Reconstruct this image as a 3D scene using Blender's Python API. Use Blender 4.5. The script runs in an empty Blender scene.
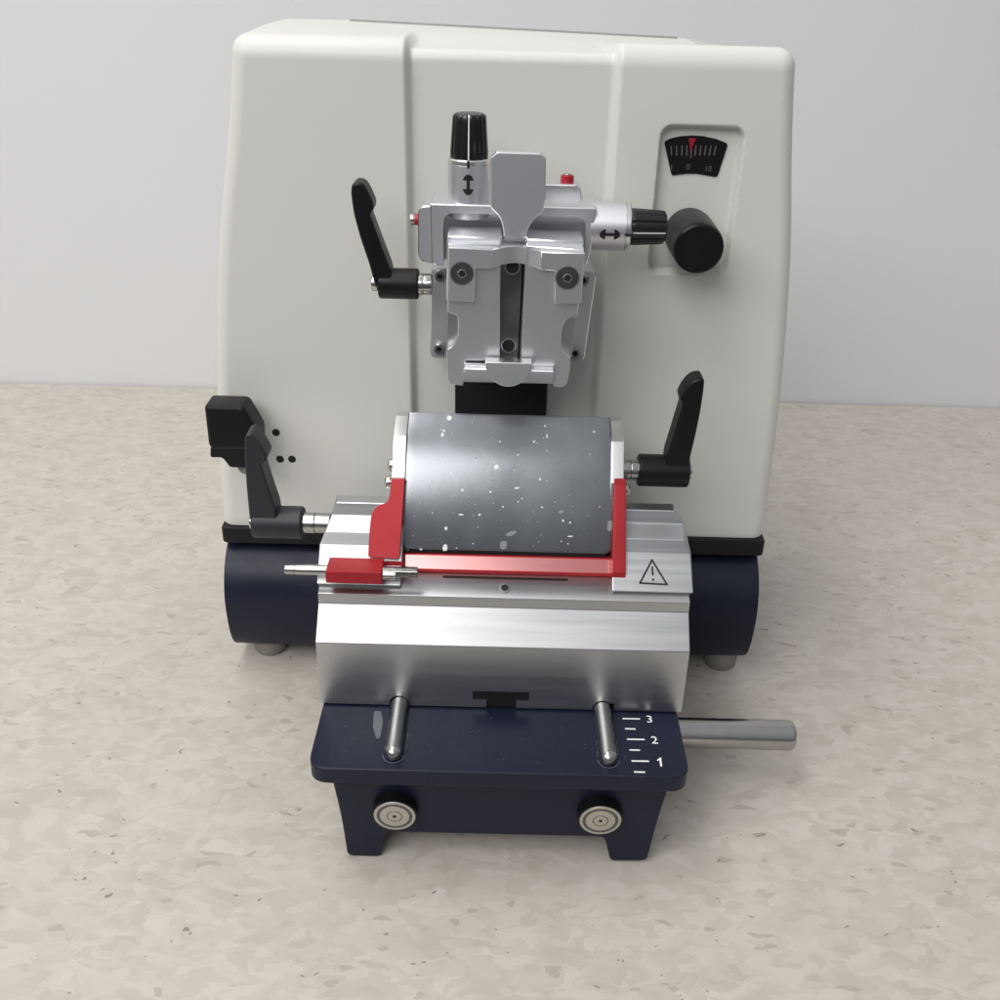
import bpy, bmesh, math, random
from mathutils import Vector, Matrix
random.seed(7)
S = 0.01                     # everything below is written in centimetres
sc = bpy.context.scene
COL = sc.collection

# ------------------------------------------------------------------ camera
PITCH, ROLL, F, HC = math.radians(28.5), math.radians(1.45), 1000.0, 37.3
CAM = Vector((0, 0, HC))
FW = Vector((0, math.cos(PITCH), -math.sin(PITCH)))
UP = Vector((0, math.sin(PITCH), math.cos(PITCH)))
RT = Vector((1, 0, 0))
RC = RT * math.cos(ROLL) + UP * math.sin(ROLL)
UC = -RT * math.sin(ROLL) + UP * math.cos(ROLL)

def ray(u, v):
    return FW * F + RC * (u - 500) - UC * (v - 500)
def on(Y, u, v):             # measured point on the upright plane y = Y
    d = ray(u, v); return CAM + d * (Y / d.y)
def onz(z, u, v):            # measured point on the level plane z
    d = ray(u, v); return CAM + d * ((z - HC) / d.z)
def onp(p0, n, u, v):
    d = ray(u, v); n = Vector(n); return CAM + d * ((Vector(p0) - CAM).dot(n) / d.dot(n))
def px(Y, u, v): return on(Y, u, v).x

cd = bpy.data.cameras.new('camera'); cam = bpy.data.objects.new('camera', cd); COL.objects.link(cam)
cd.sensor_fit = 'HORIZONTAL'; cd.sensor_width = 36; cd.lens = 36; cd.clip_start = 0.01; cd.clip_end = 50
R3 = Matrix((RC, UC, -FW)).transposed()
cam.matrix_world = Matrix.Translation(CAM * S) @ R3.to_4x4()
sc.camera = cam

# ------------------------------------------------------------------ materials
def mat(name, color, rough=0.4, metal=0.0, streak=None, rvar=0.0, cvar=0.0, bump=0.0, bscale=900, coat=0.0, nscale=60, spec=.5):
    m = bpy.data.materials.new(name); m.use_nodes = True
    nt = m.node_tree; b = nt.nodes['Principled BSDF']
    b.inputs['Base Color'].default_value = (*color, 1); b.inputs['Roughness'].default_value = rough
    b.inputs['Metallic'].default_value = metal; b.inputs['Coat Weight'].default_value = coat; b.inputs['Specular IOR Level'].default_value = spec
    if coat: b.inputs['Coat IOR'].default_value = 1.7; b.inputs['Coat Roughness'].default_value = .22
    tc = nt.nodes.new('ShaderNodeTexCoord'); mp = nt.nodes.new('ShaderNodeMapping')
    nt.links.new(tc.outputs['Object'], mp.inputs[0])
    if streak: mp.inputs['Scale'].default_value = streak
    n = nt.nodes.new('ShaderNodeTexNoise'); n.inputs['Scale'].default_value = nscale; n.inputs['Detail'].default_value = 5
    nt.links.new(mp.outputs[0], n.inputs['Vector'])
    if rvar:
        r = nt.nodes.new('ShaderNodeMapRange'); r.inputs[1].default_value = .3; r.inputs[2].default_value = .7
        r.inputs[3].default_value = rough - rvar; r.inputs[4].default_value = rough + rvar
        nt.links.new(n.outputs[0], r.inputs[0]); nt.links.new(r.outputs[0], b.inputs['Roughness'])
    if cvar:
        mx = nt.nodes.new('ShaderNodeMix'); mx.data_type = 'RGBA'
        mx.inputs[6].default_value = (*[c * (1 - cvar) for c in color], 1)
        mx.inputs[7].default_value = (*[min(1, c * (1 + cvar)) for c in color], 1)
        nt.links.new(n.outputs[0], mx.inputs[0]); nt.links.new(mx.outputs[2], b.inputs['Base Color'])
    if bump:
        n2 = nt.nodes.new('ShaderNodeTexNoise'); n2.inputs['Scale'].default_value = bscale; n2.inputs['Detail'].default_value = 3
        nt.links.new(mp.outputs[0], n2.inputs['Vector'])
        bp = nt.nodes.new('ShaderNodeBump'); bp.inputs['Strength'].default_value = bump; bp.inputs['Distance'].default_value = 0.0004
        nt.links.new(n2.outputs[0], bp.inputs['Height']); nt.links.new(bp.outputs[0], b.inputs['Normal'])
    return m
ALU   = mat('anodised_aluminium', (.54, .55, .56), .36, 1, (.25, 6, 6), .05, .05, .05, 500)
ALUV  = mat('matt_aluminium', (.76, .77, .80), .43, 1, None, .015, .015, 0, nscale=2500)
ALUS  = mat('polished_aluminium', (.82, .82, .82), .30, 1)
STEEL = mat('stainless_steel', (.58, .57, .54), .22, 1, (6, 6, 6), .07, .08)
STEELX= mat('turned_steel', (.44, .435, .42), .20, 1, (3, 1, 1), .02, .02)
STEELM= mat('matt_steel', (.56, .54, .49), .42, 1, None, .05, .08)
DSTEEL= mat('dark_steel', (.20, .205, .215), .36, 1, None, .08, .25)
BOLT  = mat('blackened_bolt', (.13, .13, .135), .38, .8, None, .06, .1)
BLACK = mat('black_plastic', (.006, .0065, .0075), .38, 0, None, .06, .15, .1, 1500, spec=.28)
BLACKG= mat('glossy_black_plastic', (.010, .010, .011), .24, 0, None, .04)
GREYBL= mat('black_plastic_sheen', (.018, .021, .026), .46, 0, None, .06, .15, .12, 1500, spec=.5)  # lever black lightened, its grey reflection is put into the colour
HOLE  = mat('hole_black', (.004, .004, .004), .7)
NAVY  = mat('navy_paint', (.0075, .0098, .0255), .40, 0, None, .06, .2, .15, 700, spec=.3)
TRIM  = mat('black_trim', (.006, .006, .009), .5, spec=.3)
CREAM = mat('cream_plastic', (.69, .688, .65), .38, 0, None, .03, .02, .05, 1200, nscale=8)
TRAYG = mat('grey_plastic', (.33, .33, .33), .5)
PIN   = mat('ground_steel', (.43, .43, .42), .24, 1, (3, .3, 3), .08, .3, nscale=150)
RED   = mat('red_anodised', (.40, .018, .026), .42, .35, None, .05, .08)
REDP  = mat('red_highlight', (.50, .05, .05), .2, .35, (.3, 3, 3), .04, .05, coat=1)  # guard red made paler and glossier, puts the rail's highlight into the surface
REDP.node_tree.nodes['Principled BSDF'].inputs['Coat IOR'].default_value = 2.6
WHITE = mat('white_print', (.80, .80, .80), .5)
INK   = mat('black_print', (.008, .008, .009), .5)
REDB  = mat('red_ring', (.38, .012, .03), .35)
RUBBER= mat('grey_rubber', (.22, .21, .19), .7)
DIAL  = mat('dial_black', (.006, .005, .006), .3)
DTICK = mat('dial_tick', (.11, .10, .11), .5)
WAX   = mat('wax', (.85, .85, .83), .6)
WAXT  = mat('thin_wax', (.26, .27, .285), .6)
SCUFF = mat('worn_paint_edge', (.13, .135, .155), .45, .3)
WORN  = mat('bare_worn_edge', (.22, .23, .265), .45, .3)
COVER = mat('cover_plate_grey', (.27, .283, .305), .25, .85, (1, 1, .5), .06, .28, .04, 300, nscale=28)

# ------------------------------------------------------------------ mesh building
class MB:
    def __init__(s): s.bm = bmesh.new(); s.mats = []
    def mi(s, m):
        if m not in s.mats: s.mats.append(m)
        return s.mats.index(m)
    def take(s, b, m, bevel=0, seg=2, ang=28, cm=None):
        bmesh.ops.recalc_face_normals(b, faces=b.faces)
        k = s.mi(m)
        for f in b.faces: f.material_index = k
        if bevel:
            if cm is None and m is ALUV: cm = ALUS; seg = 1; bevel *= .85
            cki = s.mi(cm) if cm else k
            es = [e for e in b.edges if len(e.link_faces) == 2 and e.calc_face_angle(0) > math.radians(ang)]
            bmesh.ops.bevel(b, geom=es, offset=bevel, offset_type='OFFSET', segments=seg, profile=.5, affect='EDGES', clamp_overlap=True, material=cki)
        me = bpy.data.meshes.new('t'); b.to_mesh(me); b.free()
        s.bm.from_mesh(me); bpy.data.meshes.remove(me)
        return s
    def box(s, lo, hi, m, bevel=0, seg=2):
        b = bmesh.new(); bmesh.ops.create_cube(b, size=1)
        for v in b.verts: v.co = Vector([lo[i] + (hi[i] - lo[i]) * (v.co[i] + .5) for i in range(3)])
        return s.take(b, m, bevel, seg)
    def prism(s, pts, ext, m, bevel=0, seg=2, ang=28):
        b = bmesh.new(); vs = [b.verts.new(Vector(p)) for p in pts]; f = b.faces.new(vs)
        r = bmesh.ops.extrude_face_region(b, geom=[f])
        bmesh.ops.translate(b, verts=[g for g in r['geom'] if isinstance(g, bmesh.types.BMVert)], vec=Vector(ext))
        return s.take(b, m, bevel, seg, ang)
    def lathe(s, p0, axis, prof, m, n=32, flute=0, nf=0):
        """prof = [(distance along axis, radius)...]"""
        b = bmesh.new(); a = Vector(axis).normalized(); t = a.orthogonal().normalized()
        if abs(a.y) < .5: t = (Vector((0, -1, 0)) - a * a.dot(Vector((0, -1, 0)))).normalized()
        w = a.cross(t); rings = []; p0 = Vector(p0)
        for d, r in prof:
            ring = []
            for i in range(n):
                th = 2 * math.pi * i / n
                rr = r * (1 - flute * max(0, math.cos(nf * th)) ** 4) if nf else r
                ring.append(b.verts.new(p0 + a * d + (t * math.cos(th) + w * math.sin(th)) * rr))
            rings.append(ring)
        for q, r in zip(rings, rings[1:]):
            for i in range(n): b.faces.new((q[i], q[(i + 1) % n], r[(i + 1) % n], r[i]))
        b.faces.new(rings[0]); b.faces.new(rings[-1])
        return s.take(b, m)
    def cyl(s, p0, p1, r, m, n=32, ch=.05):
        p0, p1 = Vector(p0), Vector(p1); L = (p1 - p0).length; ch = min(ch, L * .4, r * .5)
        return s.lathe(p0, p1 - p0, [(0, r - ch), (ch * .3, r - ch * .3), (ch, r), (L - ch, r), (L - ch * .3, r - ch * .3), (L, r - ch)], m, n)
    def ball(s, c, r, m, squash=(1, 1, 1)):
        b = bmesh.new(); bmesh.ops.create_uvsphere(b, u_segments=20, v_segments=12, radius=r)
        for v in b.verts: v.co = Vector([v.co[i] * squash[i] + c[i] for i in range(3)])
        return s.take(b, m)
    def sheet(s, rows, m, closed=False):
        b = bmesh.new(); R = [[b.verts.new(Vector(p)) for p in r] for r in rows]
        for q, r in zip(R, R[1:]):
            for i in range(len(q) - 1): b.faces.new((q[i], q[i + 1], r[i + 1], r[i]))
        k = s.mi(m)
        for f in b.faces: f.material_index = k
        me = bpy.data.meshes.new('t'); b.to_mesh(me); b.free(); s.bm.from_mesh(me); bpy.data.meshes.remove(me)
        return s
    def build(s, name, parent=None, sharp=38, wn=True, loc=None):
        for v in s.bm.verts: v.co *= S
        for f in s.bm.faces: f.smooth = len(f.verts) < 5
        for e in s.bm.edges:
            if len(e.link_faces) == 2 and e.calc_face_angle(0) > math.radians(sharp): e.smooth = False
        me = bpy.data.meshes.new(name); s.bm.to_mesh(me); s.bm.free()
        for m in s.mats: me.materials.append(m)
        o = bpy.data.objects.new(name, me); COL.objects.link(o)
        base = Vector((0, 0, 0)); q = parent
        while q: base = base + q.location; q = q.parent
        loc = Vector(loc) * S if loc else base
        me.transform(Matrix.Translation(-loc)); o.location = loc - base
        if parent: o.parent = parent
        if wn:
            w = o.modifiers.new('weighted', 'WEIGHTED_NORMAL'); w.keep_sharp = True; w.mode = 'FACE_AREA'
        return o

def carve(o, cut):
    """cut the MB solid out of the mesh object o (both in world centimetres)"""
    c = cut.build('cutter', None, wn=False)
    p, o.parent = o.parent, None; l = o.location.copy(); base = Vector((0, 0, 0)); q = p
    while q: base = base + q.location; q = q.parent
    o.location = l + base
    md = o.modifiers.new('bool', 'BOOLEAN'); md.operation = 'DIFFERENCE'; md.object = c; md.solver = 'EXACT'
    wn = [m for m in o.modifiers if m.type == 'WEIGHTED_NORMAL']
    for m in wn: o.modifiers.remove(m)
    bpy.context.view_layer.update()
    dg = bpy.context.evaluated_depsgraph_get(); me = bpy.data.meshes.new_from_object(o.evaluated_get(dg))
    o.modifiers.clear(); old = o.data; o.data = me; bpy.data.meshes.remove(old)
    bm = bmesh.new(); bm.from_mesh(me)
    for f in bm.faces: f.smooth = len(f.verts) < 5
    for e in bm.edges:
        e.smooth = not (len(e.link_faces) == 2 and e.calc_face_angle(0) > math.radians(30))
    bm.to_mesh(me); bm.free()
    w = o.modifiers.new('weighted', 'WEIGHTED_NORMAL'); w.keep_sharp = True
    bpy.data.objects.remove(c); o.parent = p; o.location = l

def thing(name, label, cat, loc):
    o = bpy.data.objects.new(name, None); COL.objects.link(o); o.location = Vector(loc) * S
    o.empty_display_size = .02; o['label'] = label; o['category'] = cat; return o
def rnd(pts, r, n=5):
    pts = [Vector(p) for p in pts]; out = []
    for i, p in enumerate(pts):
        rr = r[i] if isinstance(r, (list, tuple)) else r
        a, c = pts[i - 1] - p, pts[(i + 1) % len(pts)] - p
        q = min(rr, a.length * .48, c.length * .48)
        if q <= 1e-4: out.append(p); continue
        A, B = p + a.normalized() * q, p + c.normalized() * q
        for k in range(n + 1):
            t = k / n; out.append(A * (1 - t) ** 2 + p * 2 * t * (1 - t) + B * t * t)
    return out
def interp(tab, x):
    if x <= tab[0][0]: return tab[0][1]
    for (a, p), (b, q) in zip(tab, tab[1:]):
        if x <= b: t = (x - a) / (b - a); return p + (q - p) * t
    return tab[-1][1]
def smooth(a, b, x):
    t = min(1, max(0, (x - a) / (b - a))); return t * t * (3 - 2 * t)
def text_mesh(mb, txt, size, M, m):
    cu = bpy.data.curves.new('t', 'FONT'); cu.body = txt; cu.size = size; cu.align_x = 'CENTER'; cu.align_y = 'CENTER'; cu.extrude = .006; cu.resolution_u = 6
    o = bpy.data.objects.new('t', cu); COL.objects.link(o); bpy.context.view_layer.update()
    me = bpy.data.meshes.new_from_object(o.evaluated_get(bpy.context.evaluated_depsgraph_get()))
    me.transform(M); b = bmesh.new(); b.from_mesh(me); mb.take(b, m)
    bpy.data.objects.remove(o); bpy.data.curves.remove(cu); bpy.data.meshes.remove(me)

Y3 = Vector((0, 1, 0)); X3 = Vector((1, 0, 0)); Z3 = Vector((0, 0, 1))

# ================================================================== setting
m = bpy.data.materials.new('mottled_vinyl'); m.use_nodes = True; nt = m.node_tree; b = nt.nodes['Principled BSDF']
tc = nt.nodes.new('ShaderNodeTexCoord'); mp = nt.nodes.new('ShaderNodeMapping'); mp.inputs['Scale'].default_value = (1, 1.7, 1)
mp.inputs['Rotation'].default_value = (0, 0, .06)
nt.links.new(tc.outputs['Object'], mp.inputs[0])
wn_ = nt.nodes.new('ShaderNodeTexNoise'); wn_.inputs['Scale'].default_value = 55; wn_.inputs['Detail'].default_value = 3
nt.links.new(mp.outputs[0], wn_.inputs['Vector'])
vm = nt.nodes.new('ShaderNodeVectorMath'); vm.operation = 'MULTIPLY_ADD'; vm.inputs[1].default_value = (.026, .026, 0)
nt.links.new(wn_.outputs['Color'], vm.inputs[0]); nt.links.new(mp.outputs[0], vm.inputs[2])
def vor(scale):
    v = nt.nodes.new('ShaderNodeTexVoronoi'); v.inputs['Scale'].default_value = scale; nt.links.new(vm.outputs[0], v.inputs['Vector'])
    sp = nt.nodes.new('ShaderNodeSeparateColor'); nt.links.new(v.outputs['Color'], sp.inputs[0]); return sp, v
def ramp(src, stops):
    r = nt.nodes.new('ShaderNodeValToRGB'); e = r.color_ramp.elements
    e[0].position, e[0].color = stops[0][0], (*stops[0][1], 1); e[1].position, e[1].color = stops[-1][0], (*stops[-1][1], 1)
    for p, c in stops[1:-1]: n = e.new(p); n.color = (*c, 1)
    nt.links.new(src, r.inputs[0]); return r
s1, _ = vor(75); s2, _ = vor(140)
c1 = ramp(s1.outputs[0], [(0, (.475, .43, .38)), (.4, (.525, .487, .437)), (.75, (.55, .517, .467)), (1, (.50, .455, .405))])
c2 = ramp(s2.outputs[1], [(0, (.43, .385, .335)), (.5, (.51, .47, .415)), (1, (.58, .55, .50))])
mx = nt.nodes.new('ShaderNodeMix'); mx.data_type = 'RGBA'; mx.inputs[0].default_value = .42
nt.links.new(c1.outputs[0], mx.inputs[6]); nt.links.new(c2.outputs[0], mx.inputs[7])
# sparse darker chips
s3, v3 = vor(105); gt = nt.nodes.new('ShaderNodeMath'); gt.operation = 'GREATER_THAN'; gt.inputs[1].default_value = .95
nt.links.new(s3.outputs[2], gt.inputs[0])
lt = nt.nodes.new('ShaderNodeMath'); lt.operation = 'LESS_THAN'; lt.inputs[1].default_value = .30; nt.links.new(v3.outputs['Distance'], lt.inputs[0])
an = nt.nodes.new('ShaderNodeMath'); an.operation = 'MULTIPLY'; nt.links.new(gt.outputs[0], an.inputs[0]); nt.links.new(lt.outputs[0], an.inputs[1])
an2 = nt.nodes.new('ShaderNodeMath'); an2.operation = 'MULTIPLY'; an2.inputs[1].default_value = .36; nt.links.new(an.outputs[0], an2.inputs[0])
mx2 = nt.nodes.new('ShaderNodeMix'); mx2.data_type = 'RGBA'; mx2.inputs[7].default_value = (.26, .215, .185, 1)
nt.links.new(an2.outputs[0], mx2.inputs[0]); nt.links.new(mx.outputs[2], mx2.inputs[6]); 
s4, v4 = vor(330); g4 = nt.nodes.new('ShaderNodeMath'); g4.operation = 'GREATER_THAN'; g4.inputs[1].default_value = .985; nt.links.new(s4.outputs[0], g4.inputs[0])
l4 = nt.nodes.new('ShaderNodeMath'); l4.operation = 'LESS_THAN'; l4.inputs[1].default_value = .32; nt.links.new(v4.outputs['Distance'], l4.inputs[0])
a4 = nt.nodes.new('ShaderNodeMath'); a4.operation = 'MULTIPLY'; nt.links.new(g4.outputs[0], a4.inputs[0]); nt.links.new(l4.outputs[0], a4.inputs[1])
b4 = nt.nodes.new('ShaderNodeMath'); b4.operation = 'MULTIPLY'; b4.inputs[1].default_value = .7; nt.links.new(a4.outputs[0], b4.inputs[0])
mx3 = nt.nodes.new('ShaderNodeMix'); mx3.data_type = 'RGBA'; mx3.inputs[7].default_value = (.17, .125, .095, 1)
nt.links.new(b4.outputs[0], mx3.inputs[0]); nt.links.new(mx2.outputs[2], mx3.inputs[6]); nt.links.new(mx3.outputs[2], b.inputs['Base Color'])
b.inputs['Roughness'].default_value = .38
VINYL = m
WALLM = mat('painted_wall', (.74, .74, .755), .7, 0, None, 0, .02, .1, 250, nscale=6)

t = MB(); t.box((-160, 9, -3), (160, 90, 0), VINYL, .2); table = t.build('countertop'); table['kind'] = 'structure'
t = MB(); t.box((-160, 90.2, -3), (160, 93, 180), WALLM); wall = t.build('wall'); wall['kind'] = 'structure'

# ================================================================== microtome
YF = 48.5
mic = thing('microtome', 'large cream microtome with black dial window, standing behind the knife holder', 'microtome', (0, 54, 0))
Lp = [(219, 520), (213.5, 400), (212.5, 300), (216.5, 200), (222.5, 140), (230.5, 95), (238, 62)]
Rp = [(767, 527), (780, 440), (791, 330), (797, 220), (797.5, 150), (795, 105), (791, 75)]
Lt = sorted([(on(YF, u, v).z, on(YF, u, v).x) for u, v in Lp]); Rt = sorted([(on(YF, u, v).z, on(YF, u, v).x) for u, v in Rp])
def sm_interp(tab, z, w=5): return sum(interp(tab, z + k * w / 4) for k in range(-4, 5)) / 9
ZB, ZT, RA = 8.95, 33.1, .95
YB = 62
gl = (px(YF, 410.5, 60), px(YF, 408, 390)); gr = (px(YF, 623, 80), px(YF, 594, 400))
GL, GR = sum(gl) / 2, sum(gr) / 2
pc = [on(YF, 657, 124), on(YF, 741, 127), on(YF, 732, 277), on(YF, 651, 274)]
PX0, PX1 = (pc[0].x + pc[3].x) / 2, (pc[1].x + pc[2].x) / 2
PZ0, PZ1 = (pc[2].z + pc[3].z) / 2, (pc[0].z + pc[1].z) / 2
PD = .55
def panel_d(x, z):                                     # rounded rectangular recess
    cx, cz, hx, hz, r = (PX0 + PX1) / 2, (PZ0 + PZ1) / 2, (PX1 - PX0) / 2, (PZ1 - PZ0) / 2, .55
    qx, qz = abs(x - cx) - hx + r, abs(z - cz) - hz + r
    d = math.hypot(max(qx, 0), max(qz, 0)) + min(max(qx, qz), 0) - r
    return PD * (1 - smooth(-.20, .02, d))
prof = []                                              # (y, z, ny, nz, front?)
nz_ = 320
for i in range(nz_ + 1): prof.append((YF, ZB + (ZT - ZB) * i / nz_, -1, 0, 1))
for k in range(1, 9):
    a = math.pi / 2 * k / 8; prof.append((YF + RA - RA * math.cos(a), ZT + RA * math.sin(a), -math.cos(a), math.sin(a), 1))
for k in range(1, 13): prof.append((YF + RA + (YB - 2 * RA - YF) * k / 12, ZT + RA, 0, 1, 2))
nc = 440; rows = []
tl, tr = onz(ZT + RA, 262, 21).x, onz(ZT + RA, 752, 52).x
zt_top = ZT
for (y, z, ny, nz2, f) in prof:
    zz = min(z, ZT)
    L, R = sm_interp(Lt, zz), sm_interp(Rt, zz)
    if z > ZT: 
        k = smooth(YF, YF + 9, y); L += (tl - L) * k * .9; R += (tr - R) * k * .9
    row = []
    for j in range(nc + 1):
        sx = j / nc; sx = .5 - .5 * math.cos(math.pi * sx) if False else sx
        x = L + (R - L) * sx
        d = .45 * smooth(GL - .12, GL + .24, x) * (1 - smooth(GR - .36, GR + .1, x))
        d *= 1 - smooth(YF + 1.5, YF + 7, y)
        if y == YF: d += panel_d(x, z)
        e = min(x - L, R - x); rr = .8
        if e < rr: d += rr - math.sqrt(max(0, rr * rr - (rr - e) ** 2))
        dz = .55 * max(0, (x + 9) / 21) * smooth(YF, YF + 6, y) if z > ZT else 0     # the lid falls away to the right
        row.append(Vector((x, y - ny * d, z - nz2 * d - dz)))
    rows.append(row)
back = []
for r in reversed(rows[:nz_ + 1:10]): back.append([Vector((p.x, YB, p.z)) for p in r])
bm = bmesh.new(); V = [[bm.verts.new(p) for p in r] for r in rows + back]
for q, r in zip(V, V[1:]):
    for j in range(nc): bm.faces.new((q[j], q[j + 1], r[j + 1], r[j]))
nf_ = len(rows)
for side in (0, nc):                                   # flanks: joined row for row to the back
    fr = V[:nz_ + 1:10]; bk = list(reversed(V[nf_:]))
    for i in range(len(fr) - 1):
        pts = [V[i * 10 + k][side] for k in range(11)] + [bk[i + 1][side], bk[i][side]]
        bm.faces.new(pts)
    bm.faces.new([V[k][side] for k in range(nz_, nf_ + 1)])
bmesh.ops.recalc_face_normals(bm, faces=bm.faces)
t = MB(); t.take(bm, CREAM); hood = t.build('hood', mic, sharp=55, wn=False)
t = MB(); zt0 = ZB - .02
xl, xr = px(48.2, 219, 517), px(48.2, 767.5, 533)
t.prism(rnd([(xl, 48.15, zt0), (xr, 48.15, zt0), (xr, 61.5, zt0), (xl, 61.5, zt0)], .35), (0, 0, -.98), TRIM, .1); t.build('lower_trim', mic)

t = MB(); xa_, xb_ = onz(34, 345, 24).x, onz(34, 700, 40).x
t.prism([(xa_, 60.2, 33.4), (xb_, 60.2, 33.0), (xb_, 60.2, 34.15 - .55 * (xb_ + 9) / 21), (xa_, 60.2, 34.14)], (0, .3, 0), TRAYG, .02); t.build('tray_edge', hood)
# base casting: rounded front, feet under it
t = MB(); cy, cz, r = 50.6, 4.42, 3.62
arc = [(cy - r * abs(math.sin(a)) ** (1 if a < 1.57 else .38), cz + r * math.cos(a)) for a in [math.radians(k) for k in range(0, 160, 6)]]
arc += [(arc[-1][0] + .35, arc[-1][1] - .12)]
pts = [(60, 7.9)] + [(cy, cz + r)] + arc[1:] + [(60, arc[-1][1])]
xl, xr = px(47, 224, 600), px(47, 758.5, 610)
t.prism([(xl, y, z) for y, z in pts], (xr - xl, 0, 0), NAVY, .12, 2, 40); t.build('base_casting', mic)
for u, v in ((268, 657), (722, 672)):
    p = onz(.0, u, v); t = MB(); t.lathe((p.x, p.y + .95, 0), Z3, [(0, .85), (.15, .95), (.8, 1.0), (1.2, .9)], RUBBER); t.build('rubber_foot', mic, loc=(p.x, p.y + .95, 0))

# black vertical slide slot in the middle panel
t = MB(); a, b_ = on(48.3, 455, 383), on(48.3, 547.5, 387)
t.box((a.x, 48.25, 9), (b_.x, 49.4, 23.5), HOLE, .05); t.build('slide_slot', mic)
# three small holes
t = MB()
for u, v in ((276, 432.5), (280, 459.2), (292, 459.2)):
    p = on(48.5, u, v); t.lathe((p.x, 48.485, p.z), Y3, [(0, .2), (.012, .215), (.1, .215)], HOLE, 20)
t.build('screw_hole', mic)
# dial window
t = MB(); YD = YF + PD - .01; YQ = YD - .05
q = lambda u, v: on(YD, u, v)
top = [q(664, 141.5), q(671, 138.2), q(681, 136), q(692, 135.3), q(703, 136), q(716, 138.8), q(728, 143.5)]
bot = [q(717, 177), q(706, 175), q(696, 173.4), q(687, 173.4), q(679, 174.2), q(671.5, 175.5)]
outl = rnd(top + bot, [.12, 0, 0, 0, 0, 0, .15, .15, 0, 0, 0, 0, .12])
win = MB(); win.prism(outl, (0, -.05, 0), DIAL); wo = win.build('dial_window', mic)
def bar(mb, p, q, w, m, ext=(0, -.012, 0)):
    p, q = Vector(p), Vector(q); d = (q - p).normalized(); n = d.cross(Vector(ext)).normalized() * w / 2
    mb.prism([p + n, q + n, q - n, p - n], ext, m)
t = MB(); q = lambda u, v: on(YQ - .004, u, v)
for i, u in enumerate((671, 676.5, 682, 687, 691.5, 696, 701, 706, 711, 716)):
    h = 13 if i in (4,) else 10.5
    bar(t, q(u, 145 + abs(u - 692) * .05), q(u - (u - 692) * .06 - .8, 145 + h), .06, DTICK)
Mx = Matrix.Rotation(math.pi / 2, 4, 'X')
for s_, u, v in (('0', 688, 167), ('1', 671.5, 167.5), ('10', 708, 169)):
    text_mesh(t, s_, .36, Matrix.Translation(q(u, v)) @ Mx, DTICK)
t.build('dial_scale', wo)
t = MB(); q = lambda u, v: on(YQ - .02, u, v)
t.prism([q(688.5, 138), q(696, 138.5), q(692.5, 146), q(690, 153), q(690, 145)], (0, -.012, 0), REDB); t.build('dial_pointer', wo)
# section thickness knob
p = on(48.3, 690, 235); t = MB()
rk = 1.19
t.lathe((p.x, 48.9, p.z), -Y3, [(0, rk * .97), (.4, rk), (3.0, rk * .985), (3.2, rk * .95), (3.27, rk * .88), (3.29, .2)], BLACK, 64)
kn = t.build('thickness_knob', mic, sharp=30)
# black coarse-feed grip at the left
YG = 46; t = MB(); q = lambda u, v: on(YG, u, v)
zA, zB_, zC = q(235, 407).z, q(235, 426).z, q(235, 449).z
x0, x1 = q(206, 430).x, q(250, 420).x
t.prism(rnd([(x0, YG + .1, zA), (x1 - .3, YG + .1, zA), (x1 + .2, YG, zB_ + .1), (x1 + .4, YG, zB_ - .4), (x1 + .3, YG, zC), (x0, YG, zC)], .25), (0, 1.5, 0), BLACK, .18)
t.prism(rnd([q(210, 447), q(247, 447), q(247, 468), q(230, 468), q(222, 458), q(210, 458)], .15), (0, 1.0, 0), BLACK, .1)
t.cyl((x0 + .8, YG + 1, zB_ - .3), (x0 + .8, 48.7, zB_ - .3), .5, BLACK)
g = t.build('coarse_feed_grip', mic)
t = MB(); p = q(244, 470); t.cyl((p.x, YG + .3, p.z), (p.x, YG + .9, p.z), .42, RUBBER); t.build('grip_button', g)

# ================================================================== levers (shared builder)
def lever(parent, Y, hub, rad, outline, collar, cap, mt, thick=1.15, rr=.35, crad=.5):
    t = MB(); p, q = on(Y, *hub[0]), on(Y, *hub[1]); z = (p.z + q.z) / 2
    t.cyl((p.x, Y, z), (q.x, Y, z), rad, mt, 36, .1)
    pts = rnd([on(Y, u, v) for u, v in outline], rr)
    pts = [Vector((a.x, Y - thick / 2, a.z)) for a in pts]
    t.prism(pts, (0, thick, 0), mt, .2, 3, 50)
    lv = t.build('clamping_lever', parent, sharp=45)
    a, b = on(Y, *collar[0]), on(Y, *collar[1]); t = MB(); mid = (a.x * .55 + b.x * .45)
    t.cyl((a.x, Y, z), (mid, Y, z), crad, STEELX, 28, .04); t.cyl((mid, Y, z), (b.x, Y, z), crad * .97, STEELX, 28, .04)
    t.build('collar', lv)
    if cap:
        a, b = on(Y, *cap[0]), on(Y, *cap[1]); t = MB(); t.cyl((a.x, Y, z), (b.x, Y, z), .38, STEEL, 24, .1); t.build('cap_screw', lv)
    return lv, z

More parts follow.
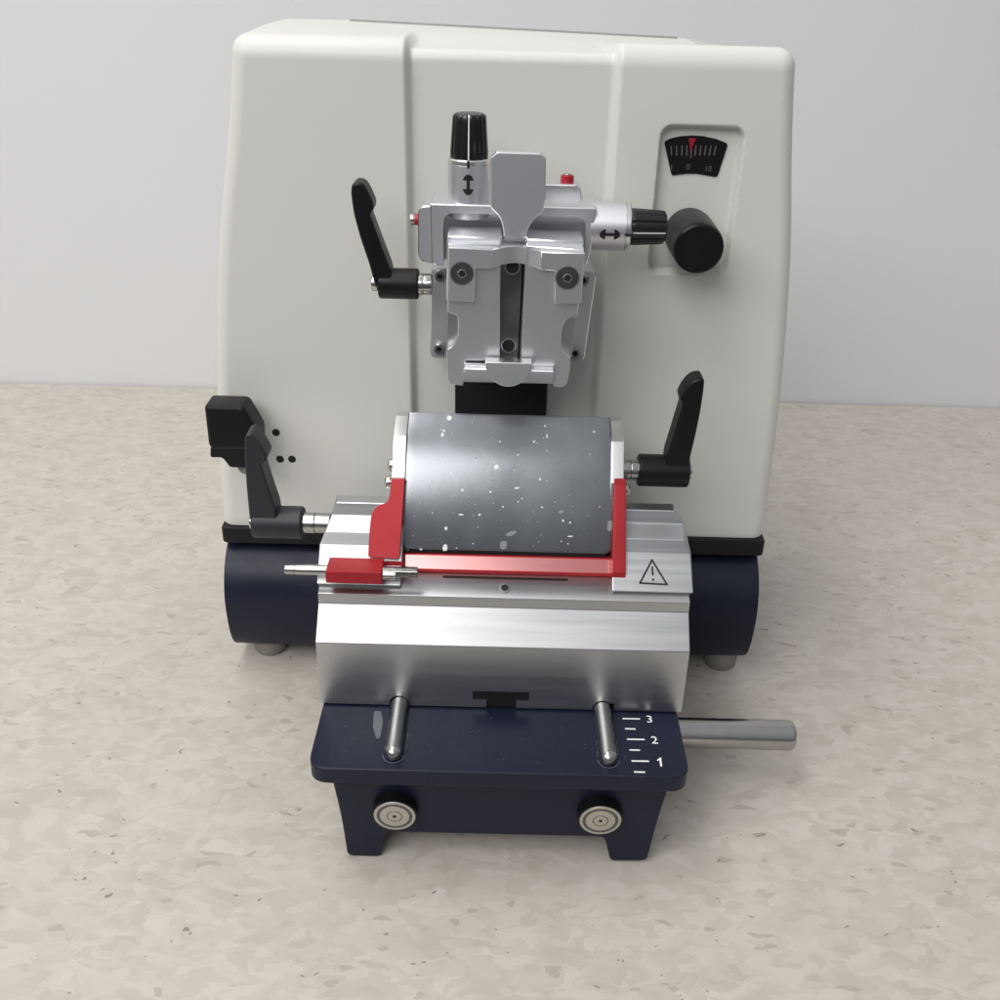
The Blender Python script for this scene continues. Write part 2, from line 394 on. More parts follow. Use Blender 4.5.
# ================================================================== knife holder base
kb = thing('navy_stand', 'navy blue stand with white scale numbers 1 2 3, under the aluminium knife holder', 'stand', (0, 36, 0))
ZP = 6.2; YP = 32.45
xl, xr = px(YP, 307, 772), px(YP, 691, 780)
t = MB()
pl = rnd([(xl, YP, ZP), (xr, YP, ZP), (xr, 47, ZP), (xl, 47, ZP)], [.95, .95, .1, .1], 8)
t.prism(pl, (0, 0, -.86), NAVY, .16, 3)
YA = 33.25
q = lambda u, v: on(YA, u, v)
ap = rnd([q(333, 783), q(341, 815), q(347, 852), q(380, 853), q(385, 832), q(604, 837), q(611, 857), q(648, 857), q(657, 822), q(669, 786)],
         [.1, 1, .35, .2, .25, .25, .2, .35, 1, .1])
zl = min(p.z for p in ap)
ap = [Vector((p.x, YA, p.z - zl if p.z < .6 else p.z)) for p in ap]
ap = [Vector((p.x, YA - .0, min(p.z, 5.345))) for p in ap]
t.prism(ap, (0, 2.6, 0), NAVY, .22, 3, 40)
t.box((ap[0].x + 1.2, YA + 1.5, 1.9), (ap[-1].x - 1.2, 46, 5.345), NAVY)
base_o = t.build('base_plate', kb)
# rear feet of the base
for sx in (-1, 1):
    t = MB(); t.box((sx * 6.4 - .7, 42.5, 0), (sx * 6.4 + .7, 44.5, 2.2), NAVY, .15); t.build('foot', kb)
# guide pins and their grooves
pins = []
g = MB()
for (u0, v0, u1, v1) in ((397, 706, 393.5, 752), (601.5, 708, 608.5, 757)):
    zc = ZP + .2; a = onz(zc, u0, v0); b = onz(zc, u1, v1); x = (a.x + b.x) / 2; rp = .405
    pins.append((x, rp)); ye = b.y
    d = Vector((b.x - a.x, b.y - a.y, 0)); d.x *= .35; d.normalize()
    st = Vector((b.x, b.y, zc)) - d * 6
    prof_ = [(0, rp), (6, rp)] + [(6 + rp * math.sin(k), rp * math.cos(k)) for k in [math.radians(j) for j in (15, 30, 45, 60, 75, 86)]]
    t = MB(); t.lathe(st, d, prof_, PIN, 32); t.build('guide_pin', kb, sharp=60)
    # worn bare edge of the groove round the nose of the pin
    ring = []
    for k in range(-6, 7):
        th = math.radians(k * 15); ring.append((Vector((b.x + math.sin(th) * rp * 1.2, b.y - math.cos(th) * rp * 1.22, 0)), Vector((b.x + math.sin(th) * rp * 1.1, b.y - math.cos(th) * rp * 1.12, 0))))
    g.sheet([[Vector((p.x, p.y, ZP + .012)) for p, _ in ring], [Vector((p.x, p.y, ZP + .012)) for _, p in ring]], SCUFF)
    for sx in (-1, 1):
        for k in range(2):
            y0 = b.y + .2 + k * .75 + random.random() * .3; y1 = y0 + .25 + random.random() * .4
            xx = b.x + sx * rp * 1.15 - (y0 - b.y) * d.x / -d.y * -1
            g.sheet([[Vector((xx, y0, ZP + .012)), Vector((xx, y1, ZP + .012))], [Vector((xx + .022, y0, ZP + .012)), Vector((xx + .022, y1, ZP + .012))]], SCUFF)
# chipped patch beside the pin
q = lambda u, v: onz(ZP + .012, u, v)
pat = [q(374, 711), q(381, 711), q(383, 722), q(380, 738), q(376.5, 739), q(373, 728)]
g.prism(rnd(pat, .12), (0, 0, .004), SCUFF)
for _ in range(26):
    u, v = random.uniform(325, 665), random.uniform(716, 766); p = q(u, v); r = random.uniform(.015, .035)
    g.prism([p + Vector((math.cos(a) * r, math.sin(a) * r, 0)) for a in (0, 1.2, 2.4, 3.6, 5)], (0, 0, .004), SCUFF)
# bare line along the worn front edge
for k in range(34):
    u = random.uniform(330, 670); w = random.uniform(.05, .5); p = on(YP, u, 774.5 + (u - 500) * .021); 
    if abs(p.x) + w < 7: g.box((p.x, YP + .022, ZP - .064), (p.x + w, YP + .064, ZP - .022), WORN)
g.build('worn_marks', base_o)
# bolts on the front
for u, v in ((394.5, 816.5), (600.5, 821)):
    YB2 = 32.68; AXB = Vector((0, -1, -.09)); p = on(YB2, u, v); t = MB(); r = .96
    t.lathe((p.x, YB2 + 1.1, p.z + .03), AXB, [(0, r * 1.07), (.98, r * 1.07), (1.0, r * .9)], BLACK, 48)
    bo = t.build('clamp_bolt', kb)
    t = MB(); c = Vector((p.x, YB2 + .08, p.z))
    for k, (f_, mm) in enumerate(((.98, STEELM), (.85, BOLT), (.70, STEELM), (.38, BOLT), (.33, STEELM), (.10, HOLE))):
        t.lathe(c, AXB, [(0, r * f_), (.05 + k * .004, r * f_), (.062 + k * .004, r * f_ - .012)], mm, 48)
    t.build('bolt_face', bo, sharp=25)
# scale marks
t = MB(); zq = ZP + .008
q = lambda u, v: onz(zq, u, v)
for u0, u1, v in ((622.5, 640, 718.7), (625, 635.5, 728.8), (627, 644.5, 739.3), (629.5, 640, 750), (631.5, 649, 761), (634, 645, 772)):
    bar(t, q(u0, v), q(u1, v + .3), .085, WHITE, (0, 0, .008))
for s_, u, v in (('3', 649.5, 719.5), ('2', 654.5, 740.5), ):
    text_mesh(t, s_, .68, Matrix.Translation(q(u, v)) @ Matrix.Diagonal((1, 1.0, 1, 1)), WHITE)
bar(t, q(660.2, 757.8), q(661.2, 766.5), .085, WHITE, (0, 0, .008)); bar(t, q(660.6, 758.3), q(657.4, 760.6), .075, WHITE, (0, 0, .007))
t.build('scale_marks', base_o)
# locking rod at the right
p = onz(2.9, 781, 735); t = MB(); rr_ = .76
t.lathe((7.4, p.y, 2.9), X3, [(0, rr_), (15.0 - 7.4, rr_), (15.12 - 7.4, rr_ * .93), (15.2 - 7.4, rr_ * .8)], STEELX, 40); t.build('locking_rod', kb, sharp=30)

# ================================================================== knife holder
kh = thing('knife_holder', 'aluminium knife holder with speckled dark grey cover plate and red guard, on navy stand', 'knife holder', (0, 40, 6.25))
YV = 36.67
xl, xr = px(YV, 315.5, 643), px(YV, 690, 652)
t = MB()
pr = [(YV, 6.26), (YV, 9.8), (37.94, 11.07), (37.94, 11.62), (38.7, 11.93), (46.3, 11.93), (46.3, 6.26)]
bx = bmesh.new()
t.prism([(xl, y, z) for y, z in pr], (xr - xl, 0, 0), ALU, .045, 2)
block = t.build('holder_block', kh)
c = MB(); q = lambda u, v: on(YV, u, v)
a, b_ = q(473, 691), q(529, 701.5); n0, n1 = q(486.5, 700), q(516, 712)
c.box((a.x, YV - 1, b_.z), (b_.x, YV + 3, a.z), HOLE); carve(block, c)
c = MB(); c.box((n0.x, YV - 1, 6), (n1.x, YV + 3, b_.z + .05), HOLE); carve(block, c)
c = MB()
for x, rp in pins: c.cyl((x, YV - 1, ZP + .2), (x, YV + 8, ZP + .2), rp + .045, HOLE)
carve(block, c)
c = MB(); c.box((pins[1][0] + .1, YV - 1, 6), (pins[1][0] + .56, YV + 3, ZP + .5), HOLE); carve(block, c)
t = MB(); t.box((a.x + .01, YV + .06, 6.3), (b_.x - .01, YV + 2.9, a.z - .01), HOLE); t.build('slot_shade', block)  # black filler standing in for the shade inside the T-slot
t = MB(); sn = Vector((0, -.31, .76)).normalized(); p = onp((0, 38.3, 11.767), sn, 505, 588)
t.lathe(p + sn * -.05, sn, [(0, .28), (.075, .28), (.08, .21)], DSTEEL, 28); t.lathe(p + sn * .031, sn, [(0, .19), (.003, .19)], HOLE, 6)
t.build('set_screw', block)

# rear saddle with its stepped wings
wp = [(38.3, 11.92), (39.6, 13.2), (39.86, 13.8), (40.75, 14.13), (40.95, 14.73), (41.6, 14.76), (43.0, 11.75), (38.45, 11.75)]
def wing(us, inner, mb):
    """us = outer pixel x of each profile corner"""
    n = len(wp); vs0 = []; vs1 = []; b = bmesh.new()
    for (y, z), xo in zip(wp, us): vs0.append(b.verts.new((xo, y, z))); vs1.append(b.verts.new((inner, y, z)))
    b.faces.new(vs0); b.faces.new(vs1)
    for i in range(n): b.faces.new((vs0[i], vs0[(i + 1) % n], vs1[(i + 1) % n], vs1[i]))
    mb.take(b, ALU, .05, 2, 12)
rx = [px(38.3, 693.5, 593), px(39.6, 690.5, 553), px(39.86, 684.5, 540), px(40.75, 683.5, 525), px(40.95, 674, 512), px(41.6, 673, 508)]; rx += [rx[0] - .5, rx[0] - .05]
lx = [px(38.3, 316.5, 583), px(39.6, 320, 546), px(39.86, 325, 528), px(40.75, 331, 513), px(40.95, 336, 501), px(41.6, 337, 498)]; lx += [lx[0] + .5, lx[0] + .05]
wi_r, wi_l = px(38.3, 612.5, 590), px(38.3, 400.5, 583)
t = MB(); wing(rx, wi_r, t); wr = t.build('saddle_wing', kh)
t = MB(); wing(lx, wi_l, t); t.build('saddle_wing', kh)
t = MB()
t.prism([(-5.0, y, z) for y, z in [(40.3, 11.72), (40.75, 13), (43.2, 17.3), (45, 17.3), (45, 11.72)]], (9.9, 0, 0), ALU, .05)
t.build('blade_carrier', kh)
t = MB(); a, b_ = onz(11.94, 443, 576.5), onz(11.94, 568, 579.5)
t.box((a.x, a.y - .1, 11.9), (b_.x, a.y + .1, 11.938), HOLE); t.build('slit', block)
# warning triangle on the right wing
n = Vector((0, -1.28, 1.3)).normalized(); p0 = Vector((0, 38.3, 11.92)) + n * .008
q = lambda u, v: onp(p0, n, u, v)
T = [q(652, 560), q(667, 584.5), q(640, 583)]; t = MB(); ext = n * .008
for a, b_ in zip(T, T[1:] + T[:1]):
    d = (b_ - a).normalized(); bar(t, a - d * .035, b_ + d * .035, .085, INK, ext)
bar(t, q(652.2, 566.5), q(652.8, 575.5), .085, INK, ext)
cpt = q(653.2, 579.7); e1 = X3; e2 = n.cross(X3)
t.prism([cpt + (e1 * math.cos(k) + e2 * math.sin(k)) * 0.06 for k in [i * .628 for i in range(10)]], ext, INK)
t.build('warning_symbol', wr)

# side plates of the pressure clamp
sp = [(40.35, 13.0), (41.11, 16.03), (42.25, 17.6), (42.81, 17.83), (43.5, 18.1), (44.1, 18.05), (44.7, 17.6), (44.8, 17.2), (44.6, 11.8), (40.6, 11.8)]
for u0, u1, v in ((392.5, 405.5, 455), (612.0, 624.5, 460)):
    a, b_ = px(41.6, u0, v), px(41.6, u1, v); t = MB()
    t.prism([(a, y, z) for y, z in sp], (b_ - a, 0, 0), ALUS, .035, 2, 10); t.build('side_plate', kh)

# dark curved cover plate with wax flecks
cp = [(39.92, 12.9)]
for k in range(12):
    a_ = math.radians(73 - 28 * (k + .5) / 12); cp.append((cp[-1][0] + 6.5 / 12 * math.cos(a_), cp[-1][1] + 6.5 / 12 * math.sin(a_)))
def cr(tt):
    k = tt * (len(cp) - 1); i = min(int(k), len(cp) - 2); f = k - i
    P = [Vector((0, *cp[max(0, min(len(cp) - 1, i + o))])) for o in (-1, 0, 1, 2)]
    return .5 * ((2 * P[1]) + (P[2] - P[0]) * f + (2 * P[0] - 5 * P[1] + 4 * P[2] - P[3]) * f * f + (3 * P[1] - P[0] - 3 * P[2] + P[3]) * f ** 3)
def surf(x, tt, off=0):
    p = cr(tt); d = cr(min(1, tt + .01)) - cr(max(0, tt - .01)); n = Vector((0, -d.z, d.y)).normalized()
    return Vector((x, p.y, p.z)) + n * off, n
N = 40; ch = .35
xb0, xb1 = px(39.85, 400, 553), px(39.85, 614, 560); xt0, xt1 = px(43.0, 409, 413), px(43.0, 609.5, 423)
fr, bk = [], []
for i in range(N + 1):
    tt = i / N; x0, x1 = xb0 + (xt0 - xb0) * tt, xb1 + (xt1 - xb1) * tt
    c0 = max(0, ch - tt * 6.5 * .9) if tt < .2 else 0
    w = [x0 + c0 + (x1 - x0 - 2 * c0) * j / 24 for j in range(25)]
    fr.append([surf(x, tt, .0)[0] for x in w]); bk.append([surf(x, tt, -.22)[0] for x in w])
b = bmesh.new(); A = [[b.verts.new(p) for p in r] for r in fr]; B = [[b.verts.new(p) for p in r] for r in bk]
for G in (A, B):
    for i in range(N):
        for j in range(24): b.faces.new((G[i][j], G[i][j + 1], G[i + 1][j + 1], G[i + 1][j]))
for i in range(N):
    for j in (0, 24): b.faces.new((A[i][j], A[i + 1][j], B[i + 1][j], B[i][j]))
for j in range(24):
    for i in (0, N): b.faces.new((A[i][j], A[i][j + 1], B[i][j + 1], B[i][j]))
t = MB(); t.take(b, COVER, .04, 2, 50)
def fleck(u, v, ru, rv, m, ang=0, jag=.25):
    # locate the fleck on the plate by scanning along the curve
    best = min(range(401), key=lambda k: abs((lambda c: (c - CAM).dot(UC) / (c - CAM).dot(FW) * -F)(Vector((0, cr(k / 400).y, cr(k / 400).z))) - (v - 500 - (u - 500) * math.tan(ROLL))))
    tt = best / 400; p, n = surf(0, tt, .012); x = on(p.y, u, v).x; p.x = x
    e2 = n.cross(X3); k_ = 8; ps = []
    for i in range(k_):
        a = 2 * math.pi * i / k_; rr = 1 + random.uniform(-jag, jag)
        du, dv = math.cos(a) * ru * rr, math.sin(a) * rv * rr
        ps.append(p + X3 * (du * math.cos(ang) - dv * math.sin(ang)) + e2 * (du * math.sin(ang) + dv * math.cos(ang)))
    t.prism(ps, -n * .004, m)
big = [(449.5, 418, .12, .14), (444, 431, .055, .05), (442.5, 434.5, .07, .11), (496, 467.5, .11, .12), (445, 548, .11, .17), (534, 442, .05, .05), (545, 426, .05, .05),
       (446, 528.5, .06, .09), (462.5, 490, .06, .06), (479.5, 514.5, .06, .06), (456.5, 548, .03, .03), (594, 432, .05, .05), (540, 479, .05, .06), (432, 487, .04, .04),
       (490.5, 492, .05, .05), (503, 507, .04, .04), (563, 520.5, .05, .07), (570, 522.5, .04, .05), (570.5, 536.5, .12, .035), (568, 543.5, .03, .04), (451, 473, .06, .06), (434, 463, .06, .05),
       (518, 455, .04, .05), (547, 436, .03, .12), (517, 488, .12, .05), (441, 430, .03, .03), (472, 423, .04, .03), (421, 550, .06, .05), (547, 451, .03, .03), (542, 507, .05, .04)]
for f_ in big: fleck(*f_, WAX)
fleck(512, 533, .26, .12, WAXT, .4); fleck(610, 525, .14, .26, WAXT); fleck(503, 545, .2, .22, WAXT); fleck(561, 512, .14, .1, WAXT); fleck(461, 514.5, .12, .035, WAX)
for _ in range(90):
    u, v = random.uniform(412, 602), random.uniform(424, 548)
    r = random.choice((.012, .015, .018, .022, .03)); fleck(u, v, r, r * random.uniform(.8, 1.6), WAX if random.random() < .5 else WAXT, random.random() * 3)
for _ in range(40):
    u, v = random.gauss(513, 7), random.gauss(487, 4); fleck(u, v, .015, .02, WAXT)
cpo = t.build('cover_plate', kh, sharp=25)
t = MB(); t.box((xb0 + .4, 39.98, 12.5), (xb1 - .4, 40.5, 13.0), HOLE); t.build('painted_gap_shadow', cpo)  # added black strip, paints the shadow in the gap under the plate

# red knife guard
n = Vector((0, -3.4, 1.9)).normalized(); p0 = Vector((0, 40.75, 16.0))
q = lambda u, v: onp(p0, n, u, v)
t = MB()
lp = [q(391, 479), q(404.5, 479), q(399.5, 554), q(398, 559), q(368, 557), q(369, 535), q(371.5, 513), q(377, 506), q(388, 502), q(390, 494)]
t.prism(rnd(lp, [.02, .02, .1, .1, .1, .5, .3, .3, .15, .3], 4), -n * .55, RED, .05)
a, b_ = px(41, 613.3, 490), px(41, 625.3, 490)
up = [(40.72, 16.05), (41.2, 16.25), (40.2, 12.5), (40.0, 12.0), (39.2, 11.97), (38.75, 12.25), (38.75, 12.6)]
a2, b2 = px(38.9, 613, 560), px(38.9, 627, 560)
b = bmesh.new(); A = []; B = []
for y, z in up:
    k = (16.2 - z) / 4; A.append(b.verts.new((a + (a2 - a) * k, y, z))); B.append(b.verts.new((b_ + (b2 - b_) * k, y, z)))
b.faces.new(A); b.faces.new(B)
for i in range(len(up)): b.faces.new((A[i], A[(i + 1) % len(up)], B[(i + 1) % len(up)], B[i]))
t.take(b, RED, .05, 2)
xa, xb = px(38.83, 394, 572), px(38.83, 626, 576)
t.prism([(xa, y, z) for y, z in ((39.42, 11.95), (39.42, 12.1), (39.88, 12.66), (40.1, 12.66), (40.1, 11.95))], (a2 + .02 - xa, 0, 0), RED, .03)
n2 = Vector((0, -.56, .46)).normalized()
e0, e1 = Vector((xa + .45, 39.45, 12.137)), Vector((xa + .45, 39.85, 12.623))
t.prism([p + n2 * .004 for p in (e0, Vector((a2 - .02, e0.y, e0.z)), Vector((a2 - .02, e1.y, e1.z)), e1)], n2 * .012, REDP)  # thin strip that carries the painted highlight of the rail
t.box((px(39, 384, 565), 38.95, 11.97), (px(39, 403, 565), 40.12, 12.72), RED, .06)
gd = t.build('knife_guard', kh)
t = MB(); a, b_ = onz(13, 325, 572), onz(13, 381, 575)
t.box((a.x, a.y, 12.4), (b_.x, a.y + 1.25, 13.02), RED, .05); gy = a.y; t.build('guard_grip', gd)
t = MB(); p = onz(12.75, 287, 563); t.lathe((p.x, gy + .6, 12.72), X3, [(0, .2), (.05, .235), (.42, .235), (.44, .215), (.48, .215), (.5, .245), (6, .245), (a.x - p.x + .2, .245)], STEELX, 24)
t.cyl((b_.x - .1, gy + .45, 12.64), (b_.x + .62, gy + .45, 12.64), .21, STEEL, 20); t.build('guard_pin', gd)
for u, v, Y in ((391, 465, 42.0), (388, 482, 41.5), (627, 490, 41.6)):
    t = MB(); p = on(Y, u, v); s_ = -1 if u < 500 else 1
    t.lathe((p.x - s_ * .45, Y, p.z), X3 * s_, [(0, .16), (.35, .16), (.36, .33), (.5, .3), (.58, .2), (.6, .05)], STEEL, 20)
    t.build('pivot_screw', gd)

lever(kh, 40.9, ((254, 521), (304, 523)), .78,
      [(256, 530), (252, 512), (249, 480), (247.5, 450), (247.5, 431), (253, 428), (260, 435), (266, 444), (270, 452), (268, 457), (263.5, 458), (270, 480), (279, 506), (280, 528)],
      ((303, 522), (331, 523)), ((250, 520), (256, 521)), GREYBL, crad=.5)
lever(kh, 42.6, ((637.5, 470), (688, 471)), .78,
      [(664, 478), (664.5, 454), (672, 430), (680.5, 402), (679, 398), (678.5, 394), (683, 385), (690, 377), (697, 374.5), (702.5, 374.5), (702, 384), (699, 405), (694, 430), (688, 455), (686, 476)],
      ((622, 470), (640, 471)), ((686, 472), (691.5, 472)), BLACK, crad=.52)

# ================================================================== specimen clamp
sg = thing('specimen_clamp', 'silver aluminium specimen clamp with black pointer knobs, mounted on the front of the cream microtome', 'specimen clamp', (0, 48, 19))
# mounting flange close to the hood
t = MB(); Y0 = 46.4
q = lambda u, v: on(Y0, u, v)
t.prism(rnd([q(431, 268), q(597, 272), q(584, 362), q(430, 358)], .3), (0, 2.3, 0), ALUV, .06); t.build('mounting_flange', sg)
def socket_screw(Y, u, v, r, parent, mh=STEEL, depth=.28, hexr=.5):
    p = on(Y, u, v); t = MB()
    t.lathe((p.x, Y + depth, p.z), -Y3, [(0, r), (depth - .04, r), (depth, r * .9), (depth, r * hexr * 1.05), (depth - .12, r * hexr)], mh, 28)
    t.lathe((p.x, Y + .115, p.z), -Y3, [(0, r * hexr), (.006, r * hexr)], HOLE, 6)
    return t.build('socket_screw', parent, sharp=25)
for u, v in ((440, 277), (583.5, 281), (439, 350), (575, 354)): socket_screw(46.15, u, v, .29, sg)
# main block with the arched recess
YM = 44.4
q = lambda u, v: on(YM, u, v)
t = MB()
out = [q(431, 204), q(596.5, 208), q(590, 300), q(434, 300), ]
z1 = (q(432, 204).z + q(596, 208).z) / 2
bl = [Vector((q(430, 204).x, YM, z1)), Vector((q(597, 208).x, YM, z1)), Vector((q(590.5, 252).x, YM, q(590, 253).z)), Vector((q(586, 268).x, YM, q(586, 268).z)), Vector((q(436, 266).x, YM, q(436, 266).z)), Vector((q(431.5, 262).x, YM, q(431, 262).z))]
t.prism(rnd(bl, [.08, .08, .3, .3, .3, .3]), (0, 2.6, 0), ALUV, .07, 2)
mb_ = t.build('swivel_block', sg)
c = MB(); ar = [q(444, 300), q(443, 232), q(444, 213), q(586, 217), q(585.5, 240), q(583, 304)]
c.prism([Vector((p.x, YM - 1, p.z)) for p in rnd(ar, [0, 0, .75, .75, 0, 0], 8)], (0, 2.2, 0), ALUV); carve(mb_, c)
# left flange with red collared button
t = MB(); q = lambda u, v: on(YM + .6, u, v)
t.prism(rnd([q(418, 211), q(422, 206), q(433, 206), q(435, 264), q(422, 262), q(418, 254)], .15), (0, 1.4, 0), ALUV, .06)
p = q(412, 222); t.cyl((p.x + .35, YM + 1.1, p.z), (p.x + .05, YM + 1.1, p.z), .25, REDB, 20); t.cyl((p.x + .1, YM + 1.1, p.z), (p.x - .12, YM + 1.1, p.z), .27, STEEL, 20)
t.build('side_cap', sg)
# bright block behind the paddle with red button
t = MB(); q = lambda u, v: on(YM + 1.6, u, v)
a, b_ = q(545, 184), q(581.5, 205)
t.prism(rnd([q(520, 183.5), q(577, 184.5), q(581.5, 190), q(581, 212), q(520, 210)], .1), (0, 1.3, 0), ALUS, .08); 
p = q(567.5, 189); t.cyl((p.x, YM + 2.2, p.z), (p.x, YM + 2.2, p.z + .5), .3, REDB, 20); t.cyl((p.x, YM + 2.2, p.z + .49), (p.x, YM + 2.2, p.z + .56), .18, STEEL, 16)
t.build('top_block', sg)

def arrow(mb, at, r0, m):
    """double arrow wrapped on a cylinder: at(t along axis, s across) -> point"""
    w = [(-1, .03), (-.93, .22), (-.55, .44), (-.42, .42), (-.42, .13), (.42, .13), (.42, .42), (.55, .44), (.93, .22), (1, .03)]
    mb.sheet([[at(tt, s_ * ww) for s_ in (-1, -.5, 0, .5, 1)] for tt, ww in w], m)
# upright pointer knob
YK = 45.4; p = on(YK - .9, 469.5, 206); zc0 = p.z; ax = Vector((on(YK, 469, 185).x, YK, 0))
zr = on(YK - .9, 469, 167).z; zk0 = on(YK - .85, 469, 163).z; zk1 = on(YK - .7, 471, 116).z
t = MB(); t.lathe((ax.x, YK, zc0 - .6), Z3, [(0, .93), (zr - zc0 + .6, .93)], ALUV, 40)
cl = t.build('pointer_collar', sg)
t = MB(); t.lathe((ax.x, YK, zr), Z3, [(0, .9), (.02, .9), (.04, .93), (.2, .93), (.25, .88), (.26, .5)], ALUS, 40); t.build('collar_ring', cl)
zm, hl = on(YK - .93, 469, 185).z, (on(YK - .93, 469, 175).z - on(YK - .93, 469, 195.5).z) / 2
t = MB()
def at(tt, s_):
    a = s_ * .85 * .62 / .93; return Vector((ax.x + .936 * math.sin(a), YK - .936 * math.cos(a), zm + tt * hl))
arrow(t, at, .93, INK)
t.sheet([[Vector((ax.x + .94 * math.sin(a), YK - .94 * math.cos(a), z)) for a in (-.06, 0, .06)] for z in (zr - .06, zr + .26)], INK)
t.build('arrow_mark', cl)
t = MB(); H = zk1 - zk0
t.lathe((ax.x, YK, zk0 + .02), Z3, [(0, .76), (.06, .83), (.3, .83), (H - .28, .74), (H - .1, .72), (H - .04, .66), (H, .6), (H + .02, .1)], BLACKG, 108, .07, 12)
kn = t.build('pointer_knob', sg, sharp=50)
t = MB(); t.sheet([[Vector((ax.x + dx, YK - rr, z)) for dx in (-.028, .028)] for z, rr in ((zk0 + .1, .842), (zk0 + H - .28, .752), (zk0 + H - .08, .73), (zk0 + H + .012, .62), (zk0 + H + .026, .45))], WHITE); t.build('pointer_line', kn)
# sideways pointer knob
YK = 45.4; zc = on(YK - .4, 600, 228).z
xk = [px(YK - .8, u, 230) for u in (590, 625.5, 631, 668)]
t = MB(); t.lathe((xk[0], YK, zc), X3, [(0, 1.06), (xk[1] - xk[0], 1.06)], ALUV, 40); cl = t.build('pointer_collar', sg)
t = MB(); t.lathe((xk[1], YK, zc), X3, [(0, 1.0), (.03, 1.0), (.05, 1.06), (.2, 1.06), (.25, 1.0), (.26, .5)], ALUS, 40); t.build('collar_ring', cl)
th0 = math.asin((zc - on(YK - .9, 610, 234.5).z) / 1.0 * .75)
xm, hl = (px(YK - 1, 599.5, 234) + px(YK - 1, 620, 235)) / 2, (px(YK - 1, 620, 235) - px(YK - 1, 599.5, 234)) / 2
t = MB()
def at(tt, s_):
    a = th0 + s_ * .85 * .62 / 1.06; return Vector((xm + tt * hl, YK - 1.066 * math.cos(a), zc - 1.066 * math.sin(a)))
arrow(t, at, 1.06, INK)
t.sheet([[Vector((x, YK - 1.068 * math.cos(th0 + a), zc - 1.068 * math.sin(th0 + a))) for a in (-.05, 0, .05)] for x in (xk[1] - .05, xk[1] + .25)], INK)
t.build('arrow_mark', cl)
t = MB(); H = xk[3] - xk[2]
t.lathe((xk[2], YK, zc), X3, [(0, .74), (.06, .80), (.3, .80), (H - .28, .74), (H - .1, .72), (H - .04, .66), (H, .6), (H + .02, .1)], BLACKG, 108, .07, 12)
kn = t.build('pointer_knob', sg, sharp=50)
t = MB(); t.sheet([[Vector((x, YK - rr * math.cos(th0 + d), zc - rr * math.sin(th0 + d))) for d in (-.035, .035)] for x, rr in ((xk[2] + .1, .812), (xk[3] - .28, .752), (xk[3] - .08, .73))], WHITE); t.build('pointer_line', kn)

# paddle above the jaws
YPD = 43.2; q = lambda u, v: on(YPD, u, v); t = MB()
pd = [q(497, 152), q(541, 153.5), q(546, 158), q(545.5, 200), q(543, 212), q(533, 220), q(526.5, 232), q(526, 252), q(504, 252), q(503.5, 230), q(500, 217), q(490.5, 208), q(490.5, 158)]
t.prism(rnd(pd, [.05, .05, .05, .05, .1, .5, .3, 0, 0, .3, .5, .1, .05]), (0, .5, 0), ALUV, .06); t.build('release_paddle', sg)
# jaws and front plates
YJ = 42.3; q = lambda u, v: on(YJ, u, v)
def corr(pts, Y): return [on(Y, u, v) for u, v in pts]
t = MB()
L = [(448, 244), (500, 245.5), (500, 361), (466, 361), (464, 372), (463, 386), (447.5, 384), (446, 360), (446.5, 350), (453, 346), (458, 338), (458, 316), (447.5, 312)]
t.prism(rnd(corr(L, YJ), [.05, 0, 0, 0, 0, .05, .3, .2, .1, .3, .2, .15, .05]), (0, 1.9, 0), ALUV, .06)
R = [(526, 246), (584.5, 249.5), (577.5, 316), (566, 320), (562, 328), (561, 346), (566, 354), (571, 358), (570, 372), (566, 388), (553.5, 387), (554, 366), (520.5, 364)]
t.prism(rnd(corr(R, YJ), [0, .05, .05, .15, .2, .2, .2, .1, .2, .3, .05, 0, 0]), (0, 1.9, 0), ALUV, .06)
jw = t.build('clamp_jaws', sg)
t = MB()   # thick jaw shoulders behind the front plate
t.prism(corr([(447, 236), (502, 238), (502, 300), (446, 300)], YJ + .5), (0, 1.8, 0), ALUV, .06)
t.prism(corr([(526.5, 239), (584, 241.5), (580, 304), (526, 302)], YJ + .5), (0, 1.8, 0), ALUV, .06); t.build('jaw_shoulder', jw)
# bright scalloped edges
t = MB()
t.prism(rnd(corr([(447.5, 309), (457.5, 312), (459, 340), (453, 348), (446.8, 352)], YJ + .55), .15), (0, 1.2, 0), ALUS, .12)
t.build('scalloped_edge', jw); t = MB()
t.prism(rnd(corr([(576, 317), (565, 319), (562, 328), (560.5, 346), (567, 356), (571.5, 358)], YJ + .55), .15), (0, 1.2, 0), ALUS, .12)
t.build('scalloped_edge', jw)
# screw bracket across the top
YC = 41.95; t = MB()
lb = [(448.5, 247.5), (492, 250), (491.5, 268), (475, 268), (474, 301.5), (447.5, 301)]
t.prism(rnd(corr(lb, YC), [.04, 0, .1, 0, .04, .04]), (0, .36, 0), ALUV, .06)
rb = [(541, 252), (585, 253.5), (581, 304), (554.5, 304), (555.5, 271), (540.5, 270)]
t.prism(rnd(corr(rb, YC), [0, .04, .04, .04, 0, .1]), (0, .36, 0), ALUV, .06)
